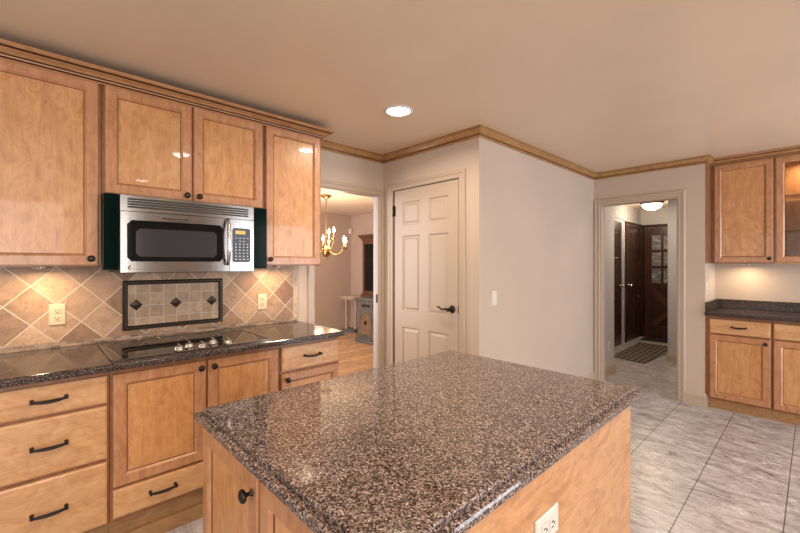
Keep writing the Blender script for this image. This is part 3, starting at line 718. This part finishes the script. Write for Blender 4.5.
# ---- under-cabinet puck lights (real fixtures with lamps)
def puck(x, y, z, label, power):
    t = thing('under_cabinet_light', (x, y, z - .012), label, 'under-cabinet light', 'under-cabinet lights')
    bm = bm_new(); lathe(bm, [(.036, z - .0005), (.036, z - .010), (.030, z - .012), (.030, z - .0005)], Matrix.Translation((x, y, 0)), 24); obj('housing', bm, chrome, t)
    bm = bm_new(); lathe(bm, [(.029, z - .0005), (.029, z - .010), (0, z - .0115)], Matrix.Translation((x, y, 0)), 24); obj('lens', bm, puck_m, t)
    a_ = area('puck_lamp', (x, y, z - .016), (0, 0, 0), .05, .05, power, (1, .72, .42), PI * .95, 'DISK'); return t
puck(XW + .17, .04, UZ0, 'round under-cabinet light below the wall cabinet left of the microwave', 1.6)
puck(XW + .17, 1.30, UZ0, 'round under-cabinet light below the wall cabinet right of the microwave', 1.6)
puck(-.455, YN - .17, 1.372, 'round under-cabinet light in the right niche', 1.3)

# ---- island
t = thing('kitchen_island', (-.88, .98, 0), 'maple kitchen island base under the big granite top in the foreground', 'kitchen island')
IX0, IX1, IY0, IY1 = -1.306, XI, .408, 1.562
bm = B(IX0, IX1 - .012, IY0, IY1 - .006, .10, .8905, .001); obj('carcass', bm, box_z, t)
bm = B(IX1 - .0115, IX1, IY0 + .004, IY1, .0, .877, .002); panel_h = wood('maple_end_panel', (.34, .15, .055), (.58, .29, .12), (.70, .42, .21), 'y', .3); obj('end_panel', bm, panel_h, t)
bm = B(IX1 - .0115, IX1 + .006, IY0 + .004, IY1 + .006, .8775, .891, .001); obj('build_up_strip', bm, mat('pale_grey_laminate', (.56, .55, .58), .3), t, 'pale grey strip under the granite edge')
bm = B(IX0 + .05, IX1 - .02, IY0 + .07, IY1 - .02, 0, .099); obj('toe_kick', bm, toe_m, t)
MI = map_front(IY0)
cab_door(MI, IX0 + .004, -.902, .125, .868, .001, t, (-.930, .820)); cab_door(MI, -.890, -.462, .125, .868, .001, t, (-.49, .820))

# ---- right niche cabinets
YR = 4.712; MR = map_front(YR)
for (u0, u1, lab) in ((XN + .001, -.254, 'maple base cabinet in the right niche beside the cased opening, one drawer over one door'), (-.253, .23, 'second maple base cabinet in the right niche, cut by the right picture edge')):
    t = thing('base_cabinet', ((u0 + u1) / 2, YR + .27, 0), lab, 'cabinet', 'maple base cabinets in the right niche')
    carcass(MR, u0, u1, .53, .095, .8795, t)
    bm = bm_new(); mbox(bm, MR, u0, u1, -.5, -.018, 0, .094); obj('toe_kick', bm, toe_m, t)
    a_ = u0 + (.034 if u0 < -.5 else .010)
    drawer(MR, a_, u1 - .010, .718, .850, .001, t, maple_x, True, .05); cab_door(MR, a_, u1 - .010, .108, .703, .001, t, (u1 - .040, .663))
YU = YN - .320; MU = map_front(YU)
RZ0, RZ1 = 1.374, 2.345
t = thing('wall_cabinet', (-.49, YU + .16, RZ0), 'maple wall cabinet with solid door in the right niche, next to the wall end', 'cabinet', 'maple wall cabinets in the right niche')
carcass(MU, XN + .001, -.250, .318, RZ0, RZ1, t); obj('side_filler', B(XN + .0008, XN + .010, YF + .001, YU - .001, RZ0, RZ1, .001), box_z, t); cab_door(MU, XN + .040, -.258, RZ0 + .010, RZ1 - .012, .001, t, (-.283, RZ0 + .045))
t = thing('wall_cabinet', (0, YU + .16, RZ0), 'glass-door maple wall cabinet with shelves at the right picture edge', 'cabinet', 'maple wall cabinets in the right niche')
obj('carcass', open_box(MU, -.249, .23, -.318, 0, RZ0, RZ1), maple_z, t)
cab_door(MU, -.240, .22, RZ0 + .010, RZ1 - .012, .001, t, (.195, RZ0 + .045), False)
bm = bm_new(); lathe(bm, [(.03, RZ1 - .0185), (.03, RZ1 - .030), (0, RZ1 - .031)], Matrix.Translation((-.06, YU + .16, 0)), 20); obj('puck_light', bm, puck_m, t); area('cabinet_lamp', (-.06, YU + .16, RZ1 - .034), (0, 0, 0), .05, .05, 1.6, (1, .75, .48), PI * .95, 'DISK')
for zz in (1.66, 1.98): bm = bm_new(); mbox(bm, MU, -.230, .211, -.30, -.02, zz, zz + .008); obj('shelf', bm, glassm, t)
bm = bm_new(); sweep(bm, [(q_[0], q_[1] + (H - .002 - 2.356)) + tuple(q_[2:]) for q_ in prof], [(XN + .001, YU - .020), (.23, YU - .020)][::1])
tag(obj('cabinet_crown_molding', bm, [crown_m, glaze]), 'stepped maple crown moulding above the wall cabinets in the right niche', 'crown moulding')

# ---- recessed downlights
def downlight(x, y, label, power=8):
    t = thing('downlight', (x, y, H - .012), label, 'recessed light', 'recessed ceiling lights')
    bm = bm_new(); lathe(bm, [(.098, H - .0005), (.096, H - .006), (.082, H - .010), (.074, H - .004), (.074, H - .0005)], Matrix.Translation((x, y, 0)), 36); obj('trim_ring', bm, mat('white_ring', (.8, .78, .74), .4), t)
    bm = bm_new(); lathe(bm, [(.073, H - .0005), (.073, H - .006), (0, H - .010)], Matrix.Translation((x, y, 0)), 36); obj('lens', bm, lens_m, t)
    area('downlight_lamp', (x, y, H - .02), (0, 0, 0), .13, .13, power, WARM, PI * .9, 'DISK'); return t
downlight(-1.92, 1.80, 'glowing recessed ceiling light in front of the pantry door')
downlight(-.985, 1.02, 'recessed ceiling light cut by the top picture edge, above the island')
for (x, y) in ((1.4, 2.2), (.6, 1.0), (-.6, -1.0), (-1.25, 5.7)):
    downlight(x, y, 'recessed ceiling light outside the picture')

# ------------------------------------------------------------------ dining room
# chandelier
cxx, cyy = -5.02, 3.22
t = thing('chandelier', (cxx, cyy, 1.42), 'lit brass candle chandelier hanging in the dining room', 'chandelier')
Mc = Matrix.Translation((cxx, cyy, 0))
bm = bm_new(); lathe(bm, [(.012, 2.33), (.03, 2.345), (.075, 2.375), (.08, H - .001)], Mc, 24); obj('canopy', bm, brass, t)
bm = bm_new()
for k in range(22):
    z = 2.33 - k * .0235; tube(bm, [(cxx + (.011 if k % 2 else 0) * math.cos(a_), cyy + (0 if k % 2 else .011) * math.cos(a_), z + .016 * math.sin(a_)) for a_ in [i * PI / 4 for i in range(9)]], .0035, 5)
obj('chain', bm, brass, t)
bm = bm_new(); lathe(bm, [(0, 1.42), (.012, 1.43), (.018, 1.445), (.010, 1.46), (.022, 1.475), (.05, 1.50), (.072, 1.545), (.066, 1.59), (.03, 1.625), (.018, 1.65), (.028, 1.67), (.034, 1.70), (.018, 1.73), (.014, 1.78), (.022, 1.80), (.010, 1.83), (0, 1.84)], Mc, 24); obj('body', bm, brass, t)
def arm(ang, R_, z0, zc):
    ca, sa = math.cos(ang), math.sin(ang)
    bm = bm_new(); pts = []
    for k in range(15):
        s = k / 14; rr = .05 + (R_ - .05) * s; zz = z0 - .085 * math.sin(s * PI * .95) * (1 - .25 * s) + (zc - z0) * s ** 3
        pts.append((cxx + rr * ca, cyy + rr * sa, zz))
    tube(bm, pts, .006, 8); ar = obj('arm', bm, brass, t)
    Mq = Matrix.Translation((cxx + R_ * ca, cyy + R_ * sa, zc))
    bm = bm_new(); lathe(bm, [(0, -.008), (.010, -.004), (.036, .006), (.038, .010), (.012, .010), (.014, .024), (0, .024)], Mq, 16); obj('drip_pan', bm, brass, ar)
    bm = bm_new(); lathe(bm, [(.010, .022), (.010, .095), (0, .096)], Mq, 12); obj('candle_sleeve', bm, mat('ivory_sleeve', (.8, .72, .55), .5), ar)
    bm = bm_new(); lathe(bm, [(.007, .096), (.016, .113), (.017, .127), (.011, .155), (0, .182)], Mq, 12); obj('flame_bulb', bm, bulb_m, ar)
for k in range(6): arm(k * 2 * PI / 6 + .35, .32, 1.575, 1.60)
for k in range(3): arm(k * 2 * PI / 3 + .2, .16, 1.66, 1.735)
l = bpy.data.lights.new('chandelier_lamp', 'POINT'); l.energy = 38; l.color = (1, .76, .50); l.shadow_soft_size = .22
o = bpy.data.objects.new('chandelier_lamp', l); C.objects.link(o); o.location = (cxx, cyy, 1.72)
# motion sensor in the corner
bm = bm_new(); lathe(bm, [(0, 0), (.03, .008), (.042, .035), (.045, .075), (.036, .115), (.015, .135), (0, .138)], Matrix.Translation((-6.785, 4.955, 2.0)), 16)
tag(obj('motion_sensor', bm, ivory), 'small white oval motion sensor high in the dining room corner', 'motion sensor')
# dining coved line
crown('trim_2', [(-6.83, .5), (-6.83, 5.0), (XW - TL, 5.0)], dine_m, drop=.05, out=.03)
# half-moon console with four columns
kx, ky = -6.42, 4.70
t = thing('pedestal_table', (kx, ky, 0), 'pale half-round pedestal table on slim columns in the dining room corner', 'table')
pale = wood('whitewashed_wood', (.34, .26, .19), (.50, .40, .31), (.60, .50, .40), 'z', .5)
def oval(bm, rx, ry, z0, z1, ang=.35):
    pts = [(kx + rx * math.cos(q) * math.cos(ang) - ry * math.sin(q) * math.sin(ang), ky + rx * math.cos(q) * math.sin(ang) + ry * math.sin(q) * math.cos(ang)) for q in [i * PI / 16 for i in range(32)]]
    lo = [bm.verts.new((x, y, z0)) for x, y in pts]; hi = [bm.verts.new((x, y, z1)) for x, y in pts]
    bm.faces.new(lo); bm.faces.new(hi)
    for k in range(32): bm.faces.new([lo[k], lo[(k + 1) % 32], hi[(k + 1) % 32], hi[k]])
bm = bm_new(); oval(bm, .24, .20, .695, .725); oval(bm, .20, .17, .665, .695); obj('table_top', bm, pale, t)
bm = bm_new(); oval(bm, .20, .17, 0, .05); oval(bm, .17, .14, .05, .07); obj('plinth', bm, grey_lac, t)
for (dx, dy) in ((-.13, -.02), (-.02, -.10), (.03, .10), (.13, .02)):
    bm = bm_new(); lathe(bm, [(.03, .07), (.03, .09), (.02, .10), (.018, .18), (.020, .40), (.018, .60), (.022, .64), (.03, .65), (.03, .665)], Matrix.Translation((kx + dx, ky + dy, 0)), 14); obj('column', bm, pale, t)
# small grey distressed cabinet
gx, gy, gw, gd = -5.28, 4.37, .50, .36
t = thing('side_cabinet', (gx, gy, 0), 'distressed grey cabinet with a brown arched door beside the pedestal table', 'cabinet')
bm = bm_new(); box(bm, gx - gw / 2, gx + gw / 2, gy - gd / 2, gy + gd / 2, .10, .74, .006); obj('carcass', bm, grey_lac, t)
bm = bm_new(); box(bm, gx - gw / 2 - .03, gx + gw / 2 + .03, gy - gd / 2 - .03, gy + gd / 2 + .02, .741, .78, .008); obj('top', bm, grey_lac, t)
bm = bm_new(); box(bm, gx - gw / 2 - .035, gx + gw / 2 + .035, gy - gd / 2 - .035, gy + gd / 2 + .02, 0, .06, .012); box(bm, gx - gw / 2 - .015, gx + gw / 2 + .015, gy - gd / 2 - .015, gy + gd / 2 + .01, .06, .099, .008); obj('plinth', bm, grey_lac, t)
arch = []
brown_l = wood('brown_arched_panel', (.10, .06, .035), (.19, .12, .075), (.27, .18, .12), 'z', .5)
bm = bm_new(); yy = gy - gd / 2; pts = [(-.15, .14), (.15, .14), (.15, .40)] + [(.15 * math.cos(q), .40 + .13 * math.sin(q)) for q in [i * PI / 12 for i in range(1, 12)]] + [(-.15, .40)]
lo = [bm.verts.new((gx + a_, yy - .001, z)) for a_, z in pts]; hi = [bm.verts.new((gx + a_ * .93, yy - .016, .14 + (z - .14) * .95 + .01)) for a_, z in pts]
bm.faces.new(lo); bm.faces.new(hi)
for k in range(len(pts)): bm.faces.new([lo[k], lo[(k + 1) % len(pts)], hi[(k + 1) % len(pts)], hi[k]])
dd = obj('arched_door', bm, brown_l, t)
bm = bm_new(); tube(bm, [(gx + a_ * 1.06, yy - .010, z) for a_, z in pts[2:]], .012, 8); obj('arch_molding', bm, grey_lac, t)
bm = bm_new(); lathe(bm, [(.02, 0), (.035, .01), (.02, .02), (0, .022)], Matrix.Translation((gx, yy - .016, .36)) @ RX(PI / 2), 12); obj('rosette', bm, iron, dd)
bm = bm_new(); box(bm, gx - .18, gx + .18, yy - .012, yy - .001, .60, .70, .004); dw = obj('drawer', bm, grey_lac, t)
bm = bm_new(); box(bm, gx - .11, gx + .11, yy - .018, yy - .013, .625, .675, .003); obj('drawer_panel', bm, slotm, dw)
# china hutch behind
hx0, hx1, hy0, hy1 = -5.97, -5.10, 4.60, 4.97
t = thing('china_hutch', ((hx0 + hx1) / 2, 4.8, 0), 'dark wooden china hutch with glass doors against the dining room wall', 'cabinet')
hut = wood('hutch_mahogany', (.05, .02, .012), (.10, .042, .024), (.16, .07, .04), 'z', .35)
bm = bm_new(); box(bm, hx0, hx1, hy0, hy1, 0, .80, .004); obj('base', bm, hut, t)
bm = bm_new(); z0, z1 = .801, 1.84
box(bm, hx0 + .02, hx0 + .04, hy0 + .05, hy1, z0, z1); box(bm, hx1 - .04, hx1 - .02, hy0 + .05, hy1, z0, z1); box(bm, hx0 + .04, hx1 - .04, hy1 - .02, hy1, z0, z1); box(bm, hx0 + .04, hx1 - .04, hy0 + .05, hy1 - .02, z1 - .02, z1); box(bm, hx0 + .04, hx1 - .04, hy0 + .05, hy1 - .02, z0, z0 + .02)
obj('upper_case', bm, hut, t)
bm = bm_new(); sweep(bm, [(0, 1.80), (.02, 1.80), (.03, 1.85), (.07, 1.89), (.075, 1.92), (0, 1.92)], [(hx0 + .02, hy1), (hx0 + .02, hy0 + .05), (hx1 - .02, hy0 + .05), (hx1 - .02, hy1)][::-1])
bm.free(); bm = bm_new(); sweep(bm, [(-a_, z) for a_, z in [(0, 1.80), (.02, 1.80), (.03, 1.85), (.07, 1.89), (.075, 1.92), (0, 1.92)]], [(hx0 + .02, hy1), (hx0 + .02, hy0 + .05), (hx1 - .02, hy0 + .05), (hx1 - .02, hy1)][::-1]); obj('cornice', bm, hut, t)
mh = (hx0 + hx1) / 2
for (a_, c_) in ((hx0 + .02, mh - .002), (mh + .002, hx1 - .02)):
    MH = map_front(hy0 + .049); bm = bm_new(); rings_mesh(bm, MH, a_, c_, z0 + .005, z1 - .045, [(0, 0, 0), (0, .018, 0), (.05, .018, 0), (.055, .004, 0), (.055, 0, 0)], cap=False); dd = obj('door', bm, hut, t)
    bm = bm_new(); mbox(bm, MH, a_ + .05, c_ - .05, .004, .008, z0 + .05, z1 - .09); obj('glass_pane', bm, black_gl, dd)
for zz in (1.1, 1.4, 1.66): obj('shelf', B(hx0 + .05, hx1 - .05, hy0 + .08, hy1 - .03, zz, zz + .015), hut, t)
